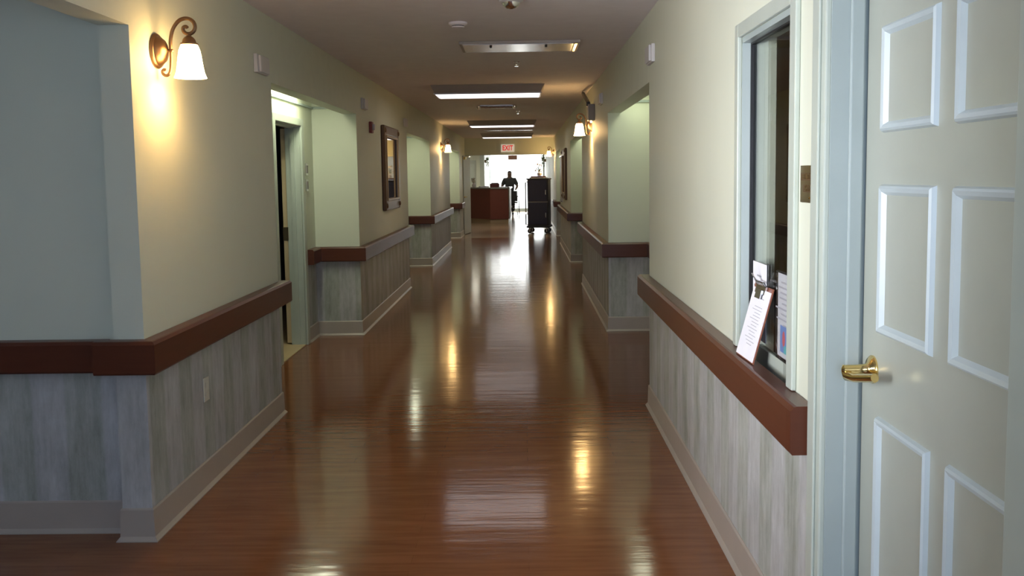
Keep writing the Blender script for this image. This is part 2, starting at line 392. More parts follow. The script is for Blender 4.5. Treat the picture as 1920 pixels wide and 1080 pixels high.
# ------------------------------------------------------------------ far window wall
fwin = sroot('window_1', (-.33, 39.4, 0))
mb = MB()
for x in (-1.11, 1.09): mb.box(x-.02, x+.02, -.03, .03, .1, 2.5)
mb.box(-1.13, 1.12, -.03, .03, 0, .12).box(-1.13, 1.12, -.03, .03, 2.44, 2.5)
mb.build('window_frame', 'mould', fwin)
for x in (-1.09, -.01): bx('window_pane', 'glass', x, x+1.08, -.004, .004, .12, 2.44, parent=fwin)
def wframe(n, loc, rz, hw, z0, z1):
    o = sroot(n, loc); o.rotation_euler = (0, 0, rz)
    MB().box(-hw, -hw+.04, -.03, .03, z0, z1).box(hw-.04, hw, -.03, .03, z0, z1).box(-hw+.04, hw-.04, -.03, .03, z0, z0+.04).box(-hw+.04, hw-.04, -.03, .03, z1-.04, z1).build('window_frame', 'mould', o)
    bx('window_pane', 'glass', -hw+.04, hw-.04, -.003, .003, z0+.04, z1-.04, parent=o)
wframe('added_side_window', (XL-.06, 1.15, 0), math.pi/2, .65, .9, 2.1)  # unseen window added around the right-wall fill
wframe('window_3', (.15, -1.05, 0), 0, .4, .8, 2.1)
wframe('added_passage_window', (-6.15, 2.45, 0), math.pi/2, .4, 1.1, 1.9)  # unseen window added around the passage fill

# ------------------------------------------------------------------ service window (right)
sw = sroot('window_4', (XR, 0, 0))
c = .05
MB().box(-.016, 0, WY1, WY1+c, .855, WZ1+c).box(-.016, 0, WY0-.06, WY0, .855, WZ1+c).box(-.016, 0, WY0, WY1, WZ1, WZ1+c).build('window_casing', 'trim', sw, .004)
MB().box(0, .035, WY1-.004, WY1, WZ0, WZ1).box(0, .035, WY0, WY0+.004, WZ0, WZ1).box(0, .035, WY0, WY1, WZ1-.02, WZ1).build('window_reveal', 'jamb', sw)
bx('window_sill', 'steel', -.004, .045, WY0, WY1-.001, WZ0, WZ0+.012, parent=sw)
MB().box(.030, .045, WY1-.012, WY1-.004, WZ0+.012, WZ1-.02).box(.030, .045, WY0+.004, WY1-.012, WZ1-.026, WZ1-.02).box(.028, .034, WY0+.004, WY1-.10, WZ0+.012, WZ0+.018).build('window_gasket', 'black', sw)
MB().box(.034, .056, WY0+.004, WY1-.11, WZ0+.018, .885).build('window_sash', 'trim', sw, .003)
bx('window_pane', 'glass', .040, .045, WY0+.004, WY1-.012, .885, WZ1-.026, parent=sw)
# things at the service window
n1 = thing('paper_notice', 'white printed notice taped inside the service window above the clipboard', 'notice', (XR+.037, 3.29, .905))
bx('sheet', 'paper', -.001, .001, -.092, .092, 0, .275, parent=n1)
ml = MB()
for k in range(9):
    wd = [.03, .07, .07, .068, .06, .07, .055, .066, .04][k]
    ml.box(-.0022, -.001, -wd, wd, .225-k*.019, .231-k*.019)
ml.build('printed_lines', 'ink', n1)
n2 = thing('sign_holder', 'clear upright sign holder with a letter and a blue-red picture in the service window', 'sign holder', (XR+.020, 2.885, .803))
bx('stand', 'acrylic', -.012, .008, -.105, .105, 0, .012, parent=n2)
bx('sheet', 'paper', -.001, .001, -.1, .1, .108, .375, parent=n2)
MB().box(-.006, -.002, -.104, .104, .098, .385).build('cover', 'acrylic', n2)
bx('stand_rim', 'black', -.006, .003, -.1, .104, .377, .381, parent=n2)
bx('stand_rim', 'black', -.006, .003, -.1, .104, .100, .103, parent=n2)
bx('support', 'acrylic', -.004, .004, -.02, .02, .012, .1, parent=n2)
ml = MB()
for k, (a, b) in enumerate(((.03, .08), (.0, .09), (.02, .09), (.01, .09), (.04, .09), (-.03, .09), (.03, .08), (-.02, .09), (.05, .085))):
    ml.box(-.0022, -.001, -b+.02, -a+.09, .345-k*.017, .350-k*.017)
ml.build('printed_lines', 'ink', n2)
MB().box(-.0024, -.001, -.005, .065, .125, .21).build('printed_picture', 'inkblue', n2)
MB().sphere((-.0024, .025, .17), .02, (.05, .8, 1.3)).build('printed_figure', 'inkred', n2)
bx('printed_patch', 'teal', -.0030, -.0024, -.005, .02, .125, .15, parent=n2)
# clipboard
cb = thing('clipboard', 'brown clipboard with white form and silver clip, leaning on the service window', 'clipboard', (XR-.038, 3.20, .855))
ln = math.radians(15)
cb.rotation_euler = (0, ln, math.radians(2))
bx('board', 'board', 0, .004, -.108, .105, 0, .262, parent=cb)
bx('paper', 'paper', -.0025, -.0002, -.102, .100, .004, .248, parent=cb)
ml = MB()
for k in range(13): ml.box(-.0032, -.0025, -.055-.01*math.sin(k*3), .03+.02*math.sin(k*2), .185-k*.011, .187-k*.011)
ml.box(-.0032, -.0025, -.05, .02, .215, .218)
ml.build('printed_lines', 'ink', cb)
clip = MB().box(-.010, -.0026, -.055, .055, .232, .262).tube([(-.010, -.05, .262), (-.018, -.045, .272), (-.018, .045, .272), (-.010, .05, .262)], .004, 8)
clip.build('clip', 'chrome', cb, .002)
MB().tube([(-.01, .03, .265), (-.03, .05, .285), (-.035, .058, .292)], .003, 8).build('clip_lever', 'chrome', cb)
bx('clip_plate', 'steel', -.014, -.009, -.03, .03, .215, .245, parent=cb)
# brass room sign
def text_mesh(name, s, size, m, parent, loc, rot, ext=.001, align='CENTER', sx=1):
    cu = bpy.data.curves.new(name, 'FONT'); cu.body = s; cu.size = size; cu.extrude = ext; cu.align_x = align; cu.align_y = 'CENTER'; cu.offset = size*.022
    o = bpy.data.objects.new(name, cu); COL.objects.link(o)
    dg = bpy.context.evaluated_depsgraph_get(); me = bpy.data.meshes.new_from_object(o.evaluated_get(dg))
    bpy.data.objects.remove(o); me.materials.clear(); me.materials.append(M[m])
    R_ = Matrix.Rotation(rot[2], 4, 'Z') @ Matrix.Rotation(rot[1], 4, 'Y') @ Matrix.Rotation(rot[0], 4, 'X')
    me.transform(R_ @ Matrix.Diagonal((sx, 1, 1, 1)))
    q = bpy.data.objects.new(name, me); COL.objects.link(q); q.parent = parent; q.location = loc; return q
sg = thing('room_sign', 'small brass BEAUTY SHOP plate on the wall between service window and white door', 'sign', (XR, 2.612, 1.413))
bx('plate', 'oldbrass', -.006, -.0005, -.062, .062, 0, .104, parent=sg, bevel=.001)
bx('name_strip', 'frame', -.0075, -.006, -.052, .050, .062, .083, parent=sg)
bx('name_strip', 'frame', -.0075, -.006, -.052, .028, .030, .050, parent=sg)
text_mesh('lettering', 'BEAUTY', .022, 'oldbrass', sg, (-.0078, -.001, .0725), (math.pi/2, 0, -math.pi/2))
text_mesh('lettering', 'SHOP', .022, 'oldbrass', sg, (-.0078, -.012, .040), (math.pi/2, 0, -math.pi/2))
MB().lathe([(.003, 0), (.003, -.003), (.001, -.004)], (-.006, -.03, .014), 'X', 10).build('screw', 'brass', sg)

# ------------------------------------------------------------------ right door
DX = XR+.088
dr = sroot('door_2', (DX, 0, 0))
bx('door_slab', 'door', 0, .045, DY0+.014, DY1-.011, .008, DRH-.012, parent=dr)
def moulding(mb, y0, y1, z0, z1, wd=.026, th=.014):
    pr = [(0, 0), (.004, th*.7), (wd*.35, th), (wd*.7, th*.75), (wd, 0)]
    pts = [(y0, z0), (y1, z0), (y1, z1), (y0, z1)]; cx, cz = (y0+y1)/2, (z0+z1)/2
    rings = []
    for (y, z) in pts:
        sy_ = 1 if y < cx else -1; sz = 1 if z < cz else -1
        rings.append([mb.bm.verts.new((-h, y+sy_*u, z+sz*u)) for u, h in pr])
    for i in range(4):
        A, B = rings[i], rings[(i+1) % 4]
        for j in range(len(pr)-1): mb.bm.faces.new((A[j], A[j+1], B[j+1], B[j]))
    return mb
for (y0, y1) in ((2.003, 2.305), (1.608, 1.912)):
    for (z0, z1) in ((1.592, 1.852), (1.094, 1.466), (.24, .884)):
        moulding(MB(), y0, y1, z0, z1).build('panel_moulding', 'mould', dr)
# casing and jambs
MB().sweep([(-.088, DY1+.105), (-.088, DY1)], [(0, 0), (.018, 0), (.018, 2.1), (0, 2.1)], side=1).build('door_casing', 'trim', dr, .005)
MB().box(-.114, -.106, DY1+.03, DY1+.085, 0, 2.12).build('door_casing', 'trim', dr, .003)
MB().box(-.106, -.088, DY0-.09, DY0, 0, 2.14).build('door_casing', 'trim', dr, .005)
MB().box(-.106, -.088, DY0, DY1+.1, DRH+.002, DRH+.10).build('door_casing', 'trim', dr, .005)
MB().box(-.092, .05, DY1-.006, DY1-.0005, 0, DRH).box(-.092, .05, DY0+.0005, DY0+.006, 0, DRH).box(-.092, .05, DY0+.006, DY1-.006, DRH-.006, DRH-.0005).build('door_jamb', 'jamb', dr)
MB().box(-.046, -.010, DY1-.018, DY1-.006, 0, DRH-.006).box(-.046, -.010, DY0+.006, DY0+.018, 0, DRH-.006).build('door_stop', 'jamb', dr, .004)
MB().box(.004, .006, DY1-.011, DY1-.006, 0, DRH-.01).build('door_seal', 'black', dr)
# lever handle
hd = MB().lathe([(.002, 0), (.036, 0), (.036, -.004), (.030, -.010), (.018, -.014), (.014, -.020), (.0125, -.045), (.0125, -.076), (.004, -.080)], (0, 2.345, .995), 'X', 28)
hd.build('door_handle', 'brass', dr, smooth=True)
lv = MB()
lv.tube([(-.066, 2.350, .990), (-.068, 2.335, .980), (-.064, 2.29, .985), (-.058, 2.24, .996), (-.052, 2.195, 1.006)], [.013, .0125, .011, .011, .0105], 16)
lv.build('door_lever', 'brass', dr, smooth=True)

# ------------------------------------------------------------------ left alcove door (open)
dl = sroot('door_1', (-1.99, 0, 0))
MB().box(0, .02, D0-.075, D0, 0, DH+.065).build('door_casing', 'trim', dl, .005)
MB().box(0, .02, D1, D1+.085, 0, DH+.065).build('door_casing', 'trim', dl, .005)
MB().box(0, .02, D0, D1, DH, DH+.065).build('door_casing', 'trim', dl, .005)
MB().box(-.13, .0, D0, D0+.006, 0, DH).box(-.13, 0, D1-.006, D1, 0, DH).box(-.13, 0, D0, D1, DH-.006, DH).build('door_jamb', 'trim', dl)
MB().box(-.085, -.05, D0+.006, D0+.018, 0, DH).box(-.085, -.05, D1-.018, D1-.006, 0, DH).box(-.085, -.05, D0, D1, DH-.02, DH-.006).build('door_stop', 'trim', dl)
bx('door_slab', 'slab', -.172, -.132, D1+.005, D1+.84, .02, DH-.02, parent=dl)
MB().box(-.176, -.128, D1-.001, D1+.005, .95, 1.07).tube([(-.127, D1-.001, .95), (-.127, D1-.001, 1.07)], .006, 8).build('door_hinge', 'oldbrass', dl)
bx('strike_plate', 'grey', -.05, -.02, D0+.006, D0+.008, .80, .92, parent=dl)
bx('door_threshold', 'tile', -.13, -.0, D0, D1, 0, .007, parent=dl)
for z, l in ((1.53, 'upper of the two small dark plates beside the left alcove doorframe'), (1.385, 'lower of the two small dark plates beside the left alcove doorframe')):
    t = thing('wall_plate', l, 'wall plate', (-1.99, 8.49, z), group='plates beside the alcove door')
    bx('plate', 'steel', .0005, .010, -.04, .04, 0, .11, parent=t, bevel=.002)
    bx('plate_insert', 'grey', .010, .013, -.028, .028, .02, .09, parent=t)

# ------------------------------------------------------------------ sconces
def make_sconce(label):
    t = thing('wall_sconce', label, 'wall lamp', (0, 0, 0))
    MB().lathe([(.002, .001), (.074, .001), (.075, .006), (.071, .012), (.064, .015), (.062, .020), (.055, .026), (.048, .036), (.034, .044), (.014, .050), (.010, .052), (.001, .053)], (0, 0, 0), 'X', 40).build('backplate', 'bronze', t, smooth=True)
    MB().tube([(.048, 0, 0), (.056, 0, 0), (.066, 0, 0)], [.005, .005, .005], 10).sphere((.068, 0, 0), .009).build('mount_stem', 'bronze', t, smooth=True)
    K = 1/2597.
    def pt(x, y): return ((x-205)*K, 0, (575-y)*K)
    up_ = [(372, 575), (370, 500), (378, 430), (400, 350), (435, 290), (480, 245), (535, 225), (590, 230), (635, 262), (652, 312), (640, 358), (605, 388), (565, 392), (530, 372), (518, 340), (530, 318), (555, 314), (568, 328)]
    lo_ = [(372, 575), (372, 650), (366, 740), (355, 800), (332, 838), (300, 846), (273, 826), (268, 798), (285, 780), (303, 784)]
    def smooth(ps, n=4):
        out = []
        for i in range(len(ps)-1):
            p0, p1, p2, p3 = ps[max(i-1, 0)], ps[i], ps[i+1], ps[min(i+2, len(ps)-1)]
            for k in range(n):
                u = k/n
                out.append(tuple(.5*((2*p1[j])+(-p0[j]+p2[j])*u+(2*p0[j]-5*p1[j]+4*p2[j]-p3[j])*u*u+(-p0[j]+3*p1[j]-3*p2[j]+p3[j])*u**3) for j in (0, 1)))
        return out+[ps[-1]]
    us = smooth(up_); n = len(us)
    MB().tube([pt(*p) for p in us], [.0072+.0012*math.sin(math.pi*i/n) for i in range(n)], 10).build('scroll_arm', 'bronze', t, smooth=True)
    ls = smooth(lo_)
    MB().tube([pt(*p) for p in ls], .0065, 10).build('scroll_tail', 'bronze', t, smooth=True)
    MB().lathe([(.001, .073), (.008, .072), (.009, .062), (.018, .056), (.026, .046), (.029, .036), (.030, .032), (.037, .030), (.037, .024), (.033, .022), (.001, .022)], (.144, 0, 0), 'Z', 28).build('shade_holder', 'bronze', t, smooth=True)
    outer = [(.033, .026), (.037, .018), (.044, .0), (.049, -.03), (.053, -.06), (.058, -.09), (.064, -.108), (.068, -.116)]
    inner = [(r-.003, h) for r, h in outer[::-1]]
    MB().lathe(outer+inner+[outer[0]], (.144, 0, 0), 'Z', 36, cap=False).build('lamp_shade', 'shade', t, smooth=True)
    return t
S0 = make_sconce('largest brass scroll sconce with lit bell shade, nearest on the left wall')
def sconce_at(x, y, z, flip, label, first=False, power=1.6):
    o = S0 if first else copy_tree(S0)
    o.location = (x, y, z); o.rotation_euler = (0, 0, math.pi if flip else 0); o['label'] = label; o['group'] = 'corridor scroll sconces'
    d = -1 if flip else 1
    point('sconce_bulb', (x+d*.144, y, z-.075), power, (1, .64, .30), .03)
sconce_at(XL, 4.02, 2.054, False, 'largest brass scroll sconce with lit bell shade, nearest on the left wall', True)
sconce_at(XL, 17.6, 2.075, False, 'small lit scroll sconce on the left wall beyond the framed mirror')
sconce_at(XR, 10.9, 2.07, True, 'lit scroll sconce on the right wall beneath the dark angled bracket')
sconce_at(XR, 24.2, 2.10, True, 'farthest tiny lit sconce on the right wall near the EXIT sign')

# ------------------------------------------------------------------ ceiling fixtures
def make_fix(label):
    t = thing('ceiling_light', label, 'ceiling light', (0, 0, 0))
    mb = MB(); # pan that narrows slightly downward; origin on ceiling
    a = [(-.63, -.33), (.63, -.33), (.63, .33), (-.63, .33)]; b = [(-.585, -.28), (.585, -.28), (.585, .30), (-.585, .30)]
    A = [mb.bm.verts.new((x, y, -.001)) for x, y in a]; B = [mb.bm.verts.new((x, y, -.085)) for x, y in b]
    mb.bm.faces.new(A); mb.bm.faces.new(B[::-1])
    for i in range(4): mb.bm.faces.new((A[i], A[(i+1) % 4], B[(i+1) % 4], B[i]))
    mb.build('housing', 'housing', t)
    MB().box(-.60, .60, -.285, -.27, -.098, -.084).box(-.60, .60, .29, .305, -.098, -.084).box(-.60, -.585, -.27, .29, -.098, -.084).box(.585, .60, -.27, .29, -.098, -.084).build('rim', 'white', t)
    MB().box(-.575, .575, -.262, .282, -.100, -.085).build('diffuser', 'lens', t, .004)
    return t
F0 = make_fix('largest lit ceiling light, nearest wide box fixture')
for i, (y, l) in enumerate(((10.66, 'nearest and widest of the three lit box ceiling lights'), (17.25, 'middle of the three lit box ceiling lights'), (22.35, 'farthest lit box ceiling light, just before the EXIT wall'))):
    o = F0 if i == 0 else copy_tree(F0)
    o.location = (-.39, y, CZ); o['label'] = l; o['group'] = 'lit box lights along the ceiling'
t = thing('ceiling_light', 'unlit flush ceiling light with shiny metal face, nearest the viewer', 'ceiling light', (-.02, 7.28, CZ))
MB().box(-.455, .455, -.24, .24, -.022, -.001).build('housing', 'housing', t, .004)
MB().box(-.43, .405, -.215, .215, -.026, -.020).build('reflector', 'reflector', t)
MB().box(.412, .432, -.215, .215, -.028, -.020).build('painted_glint', 'brass', t)  # yellow strip painted in for the sconce's reflection
for x in (-.22, .2): MB().sphere((x, -.12, -.027), .011).build('screw', 'black', t)
t = thing('smoke_detector', 'small round smoke detector on the ceiling at upper centre', 'smoke detector', (-.42, 6.19, CZ))
MB().lathe([(.001, -.001), (.062, -.001), (.062, -.012), (.05, -.020), (.046, -.022)], (0, 0, 0), 'Z', 28).build('base', 'ceil', t, smooth=True)
MB().lathe([(.040, -.02), (.040, -.028)], (0, 0, 0), 'Z', 28).build('sensor_slot', 'black', t)
MB().lathe([(.043, -.027), (.040, -.034), (.02, -.038), (.001, -.038)], (0, 0, 0), 'Z', 28).build('cover', 'ceil', t, smooth=True)
t = thing('security_dome', 'round glass dome at the very top edge of the ceiling', 'dome', (-.062, 5.42, CZ))
MB().lathe([(.001, -.001), (.07, -.001), (.07, -.014), (.055, -.02)], (0, 0, 0), 'Z', 28).build('base', 'white', t, smooth=True)
MB().lathe([(.052, -.018), (.046, -.036), (.03, -.05), (.001, -.056)], (0, 0, 0), 'Z', 28).build('dome_cover', 'chrome', t, smooth=True)
for (x, y, l) in ((-.055, 8.32, 'small chrome sprinkler head just beyond the unlit ceiling light'), (-.082, 14.62, 'tiny sprinkler head on the ceiling beyond the light bar')):
    t = thing('sprinkler_head', l, 'sprinkler', (x, y, CZ), group='ceiling sprinklers')
    MB().lathe([(.001, -.001), (.034, -.001), (.034, -.004), (.02, -.009), (.001, -.009)], (0, 0, 0), 'Z', 20).build('escutcheon', 'chrome', t, smooth=True)
    MB().tube([(0, 0, -.008), (0, 0, -.03)], .006, 8).tube([(-.012, 0, -.012), (-.014, 0, -.028), (0, 0, -.042), (.014, 0, -.028), (.012, 0, -.012)], .003, 6).lathe([(.018, -.042), (.018, -.044)], (0, 0, 0), 'Z', 12).build('deflector', 'chrome', t)
t = thing('ceiling_bar', 'thin ceiling bar with two round silver ends between the first two lit lights', 'ceiling bar', (-.377, 13.3, CZ))
MB().tube([(-.25, 0, -.032), (.25, 0, -.032)], .014, 10).box(-.24, .24, -.02, .02, -.018, -.001).build('bar', 'steel', t)
for x in (-.255, .255): MB().lathe([(.001, -.001), (.03, -.001), (.034, -.03), (.024, -.055), (.001, -.06)], (x, 0, 0), 'Z', 16).build('end_lamp', 'chrome', t, smooth=True)
t = thing('ceiling_vent', 'slim pale ceiling vent between the two farthest lit lights', 'vent', (-.33, 20.4, CZ))
MB().box(-.55, .55, -.12, .12, -.018, -.001).build('frame', 'white', t, .004)
ms = MB()
for k in range(6): ms.box(-.52, .52, -.095+k*.035, -.075+k*.035, -.024, -.017)
ms.build('slats', 'reflector', t)
# alcove ceiling lenses
i = 0
for xs, recs in ((-1.84, Lrec), (1.07, Rrec)):
    for k, (a, b) in enumerate(recs):
        yc = a+(b-a)*.60 if xs < 0 else b-.72
        side = 'left' if xs < 0 else 'right'
        t = thing('alcove_light', 'slim greenish-white ceiling light in the %s %s alcove' % (('nearest', 'middle', 'farthest')[k], side), 'ceiling light', (xs, yc, RCZ), group='alcove ceiling lights')
        MB().box(-.085, .085, -.62, .62, -.02, -.001).build('housing', 'white', t, .004)
        MB().box(-.075, .075, -.60, .60, -.026, -.019).build('diffuser', 'recl' if xs < 0 else 'recr', t)

# ------------------------------------------------------------------ wall boxes (step-fronted)
def wall_box(x, y, z, flip, label):
    t = thing('wall_chime', label, 'wall box', (x, y, z), math.pi if flip else 0, 'white boxes high on the walls')
    MB().box(.0005, .022, -.115, .115, 0, .108).build('case', 'white', t, .003)
    MB().box(.022, .036, -.085, .100, .006, .102).build('cover', 'white', t, .003)
    return t
wall_box(XL, 5.59, 2.125, False, 'white step-fronted box on the left wall above the nearest alcove')
wall_box(XL, 9.17, 2.165, False, 'small white box on the left wall before the red alarm')
wall_box(XL, 12.35, 2.165, False, 'small pale box on the left wall above the framed mirror side, before the second alcove')
wall_box(XR, 5.78, 2.172, True, 'white step-fronted box high on the right wall')
wall_box(XR, 9.45, 2.2, True, 'small grey-white box on the right wall just before the angled bracket')
# red horn strobe
t = thing('fire_alarm', 'red fire alarm strobe on the left wall before the framed mirror', 'fire alarm', (XL, 9.55, 1.955))
MB().box(.0005, .03, -.055, .055, 0, .115).build('case', 'red', t, .004)
MB().box(.03, .055, -.02, .03, .03, .09).build('strobe_lens', 'white', t, .006)
# bracket and grey box on right
t = thing('door_closer', 'dark angled arm and grey box mounted above the middle right sconce', 'bracket', (XR, 10.5, 2.10))
MB().box(-.075, -.0005, -.10, .10, 0, .18).build('case', 'grey', t, .006)
MB().tube([(-.055, -.02, .165), (-.06, .15, .22), (-.065, .9, .38)], .022, 8).build('arm', 'black', t)
MB().box(-.09, -.05, -.05, .03, .16, .21).build('hinge_block', 'black', t, .004)
MB().sphere((-.04, -.05, -.012), .014).build('indicator_lamp', 'led', t)
# outlet
t = thing('power_outlet', 'ivory wall outlet on the striped wallpaper below the left handrail', 'outlet', (XL, 4.44, .425))
MB().box(.0005, .007, -.036, .036, 0, .116).build('plate', 'ivory', t, .002)
for z in (.026, .066): MB().box(.007, .0095, -.017, .017, z, z+.028).build('socket', 'ivory', t, .002)

# ------------------------------------------------------------------ framed mirror / picture
def framed(name, label, cat, x, y0, y1, z0, z1, flip, glass='mirror'):
    w_ = (y1-y0)/2; h = z1-z0
    t = thing(name, label, cat, (x, (y0+y1)/2, z0), math.pi if flip else 0)
    f = .11
    MB().box(.001, .045, -w_, -w_+f, 0, h).box(.001, .045, w_-f, w_, 0, h).box(.001, .045, -w_+f, w_-f, 0, f).box(.001, .045, -w_+f, w_-f, h-f, h).build('frame', 'frame', t, .012)
    g = .022
    MB().box(.03, .052, -w_+f, -w_+f+g, f, h-f).box(.03, .052, w_-f-g, w_-f, f, h-f).box(.03, .052, -w_+f+g, w_-f-g, f, f+g).box(.03, .052, -w_+f+g, w_-f-g, h-f-g, h-f).build('inner_moulding', 'gilt', t, .004)
    MB().box(.008, .02, -w_+f, w_-f, f, h-f).build('glass', glass, t)
    for s_ in (-1, 1):
        for zz in (f*.5, h-f*.5): MB().sphere((.046, s_*(w_-f*.5), zz), .03, (.5, 1, 1)).build('corner_ornament', 'frame', t, smooth=True)
    return t
framed('wall_mirror', 'tall brown and gold framed mirror on the left wall', 'mirror', XL, 10.27, 11.42, 1.13, 2.08, False)
framed('framed_picture', 'dark framed picture seen edge-on on the far right wall', 'picture', XR, 17.2, 18.6, 1.04, 2.0, True)
t = thing('notice_board', 'pale notice board on the right wall past the dark framed picture', 'board', (XR, 19.55, .95), math.pi)
MB().box(.001, .02, -.6, .6, 0, .95).build('panel', 'white', t, .004)
for a in (0, .93): MB().box(.02, .03, -.6, .6, a, a+.02).build('edge_strip', 'steel', t)

# ------------------------------------------------------------------ EXIT sign
t = thing('exit_sign', 'lit white sign with red EXIT letters above the corridor opening', 'sign', (-.424, 24.8, 2.13))
MB().box(-.175, .175, -.055, -.001, 0, .20).build('case', 'signface', t, .006)
text_mesh('lettering', 'EXIT', .185, 'redink', t, (0, -.057, .100), (math.pi/2, 0, 0), .002, sx=.74)
t = thing('exit_sign', 'far small unlit pinkish hanging sign seen against the bright window', 'sign', (-.40, 33.5, 2.075))
MB().box(-.16, .16, -.02, .02, 0, .16).build('case', mat('pink_sign_panel', (.55, .30, .22), .5), t, .004)
MB().tube([(0, 0, .16), (0, 0, .43)], .012, 8).build('hanger', 'grey', t)
# ------------------------------------------------------------------ open corridor door leaf (seen nearly edge-on)
o = struct(bx('trim_2', 'trim', -1.47, -1.445, 24.8, 24.95, 0, 2.055))
d3 = sroot('door_3', (-1.43, 24.78, 0)); d3.rotation_euler = (0, 0, math.radians(-90+8.2-180))
# local x runs along the leaf from hinge toward the viewer
d3.rotation_euler = (0, 0, math.radians(-97))
bx('door_slab', 'door', .0, .95, -.045, 0, .012, 2.03, parent=d3)
MB().box(.72, .94, .0, .05, 1.93, 2.0).tube([(.75, .03, 2.0), (.55, .06, 2.01), (.2, .04, 2.02)], .012, 8).build('closer', 'brass', d3)
MB().lathe([(.001, .0), (.03, 0), (.028, .008), (.01, .012), (.01, .05), (.001, .05)], (.88, 0, .97), 'Y', 16).tube([(.88, .045, .97), (.78, .05, .97)], .009, 8).build('door_handle', 'brass', d3)
bx('edge_plate', 'steel', .951, .953, -.035, -.01, .0+.7, 1.3, parent=d3)

# ------------------------------------------------------------------ nurse station
ds = thing('reception_desk', 'dark cherry nurse station counter with angled front and grey top', 'desk', (-1.1, 30.3, 0))
poly = [(-2.6+1.1, 31.6-30.3), (-1.80+1.1, 30.55-30.3), (-1.078+1.1, 29.45-30.3), (-.49+1.1, 29.60-30.3), (-.44+1.1, 31.4-30.3), (-1.0+1.1, 31.4-30.3)]
def grow(p, k):
    cx = sum(a for a, b in p)/len(p); cy_ = sum(b for a, b in p)/len(p)
    return [(a+(a-cx)*k, b+(b-cy_)*k) for a, b in p]
MB().prism(poly, .13, 1.09).build('counter_body', 'desk', ds)
MB().prism(grow(poly, -.03), 0, .13).build('plinth', 'kick', ds)
MB().prism(grow(poly, .05), 1.09, 1.14).build('countertop', 'desktop', ds, .008)
MB().tube([(poly[2][0], poly[2][1]-.002, .13), (poly[2][0], poly[2][1]-.002, 1.09)], .006, 6).build('corner_strip', 'desk', ds)
MB().tube([(poly[3][0], poly[3][1]-.002, .13), (poly[3][0], poly[3][1]-.002, 1.09)], .02, 8).build('corner_strip', 'steel', ds)
CT = 1.14
t = thing('storage_box', 'maroon box with papers on top on the nurse station counter', 'box', (-.95, 30.05, CT))
MB().box(-.15, .15, -.12, .12, 0, .115).build('box_body', 'maroon', t, .004)
MB().box(-.11, .12, -.10, .10, .115, .145).build('paper_stack', 'paper', t)
def paperstack(x, y, rz, hh, label):
    t = MB().box(-.15, .15, -.11, .11, 0, hh, Matrix.Rotation(rz, 3, 'Z'), (0, 0, 0)).build('paper_stack', 'paper')
    t.location = (x, y, CT); tag(t, label, 'papers', 'papers on the counter'); return t
paperstack(-1.30, 30.05, .3, .035, 'low stack of white papers left of the maroon box')
paperstack(-.66, 29.95, -.1, .015, 'thin white papers at the counter end beside the maroon box')
t = thing('flower_vase', 'white vase of pale flowers at the left end of the counter', 'vase', (-1.64, 30.5, CT))
MB().lathe([(.001, 0), (.05, 0), (.07, .05), (.06, .10), (.035, .13), (.04, .15)], (0, 0, 0), 'Z', 20).build('vase_body', 'ceramic', t, smooth=True)
mb = MB(); ml = MB()
for k in range(14):
    a = random.uniform(0, 6.28); r_ = random.uniform(0, .09); z = random.uniform(.17, .30)
    mb.sphere((r_*math.cos(a), r_*math.sin(a), z), random.uniform(.022, .035), sub=1)
    ml.tube([(0, 0, .12), (r_*math.cos(a), r_*math.sin(a), z)], .004, 5)
mb.build('blossoms', 'petal', t, smooth=True); ml.build('stems', 'leaf', t)
# station wall door with panels, column trim
d4 = sroot('door_4', (-2.05, 34, 0))
bx('door_slab', 'door', -.42, .30, -.03, -.001, .01, 2.08, parent=d4)
for (a, b) in ((-.36, -.10), (-.02, .24)):
    MB().box(a, b, -.036, -.03, 1.15, 1.95).build('panel_moulding', 'trim', d4, .003)
bx('name_plate', 'black', .13, .27, -.040, -.036, 1.36, 1.43, parent=d4)
struct(bx('trim_3', 'trim', -1.60, -1.44, 33.93, 34.0, 0, 2.5))
def wreath(x, y, z, flip, label):
    t = thing('wall_wreath', label, 'wreath', (x, y, z), math.pi if flip else 0, 'foliage ornaments beside the bright window')
    ml, mb = MB(), MB()
    for k in range(60):
        a = random.uniform(0, 6.28); r_ = random.uniform(.05, .20); 
        p = Vector((.05+random.uniform(0, .10), r_*math.cos(a), r_*math.sin(a)*1.1))
        (mb if k % 5 == 0 else ml).sphere(p, random.uniform(.02, .035), (.6, 1, .7), sub=1)
    ml.build('leaves', 'leaf', t); mb.build('blossoms', 'petal', t)
    MB().lathe([(.001, .0), (.05, 0), (.05, .06), (.001, .06)], (0, 0, 0), 'X', 12).build('holder', 'gilt', t)
wreath(-1.46, 34.8, 2.05, False, 'leafy cream flower ornament high on the left of the bright window')
wreath(XR, 33.5, 2.03, True, 'leafy cream flower ornament high on the right of the bright window')
struct(bx('trim_4', 'trim', XR-.05, XR, 36.4, 36.6, 0, 2.5))
# unseen lamp added to brighten the nurse station
t = thing('ceiling_light', 'added unseen light over the nurse station', 'ceiling light', (-2.2, 32.0, CZ))
MB().box(-.62, .62, -.32, .32, -.05, -.001).build('housing', 'white', t); MB().box(-.58, .58, -.28, .28, -.06, -.049).build('diffuser', 'stationfill', t)

t = thing('ceiling_light', 'added unseen light in the lobby just past the EXIT opening', 'ceiling light', (-.8, 26.9, CZ))  # hidden lamp added to light the desk front
MB().box(-.62, .62, -.32, .32, -.05, -.001).build('housing', 'white', t); MB().box(-.58, .58, -.28, .28, -.06, -.049).build('diffuser', 'lobbyfill', t)
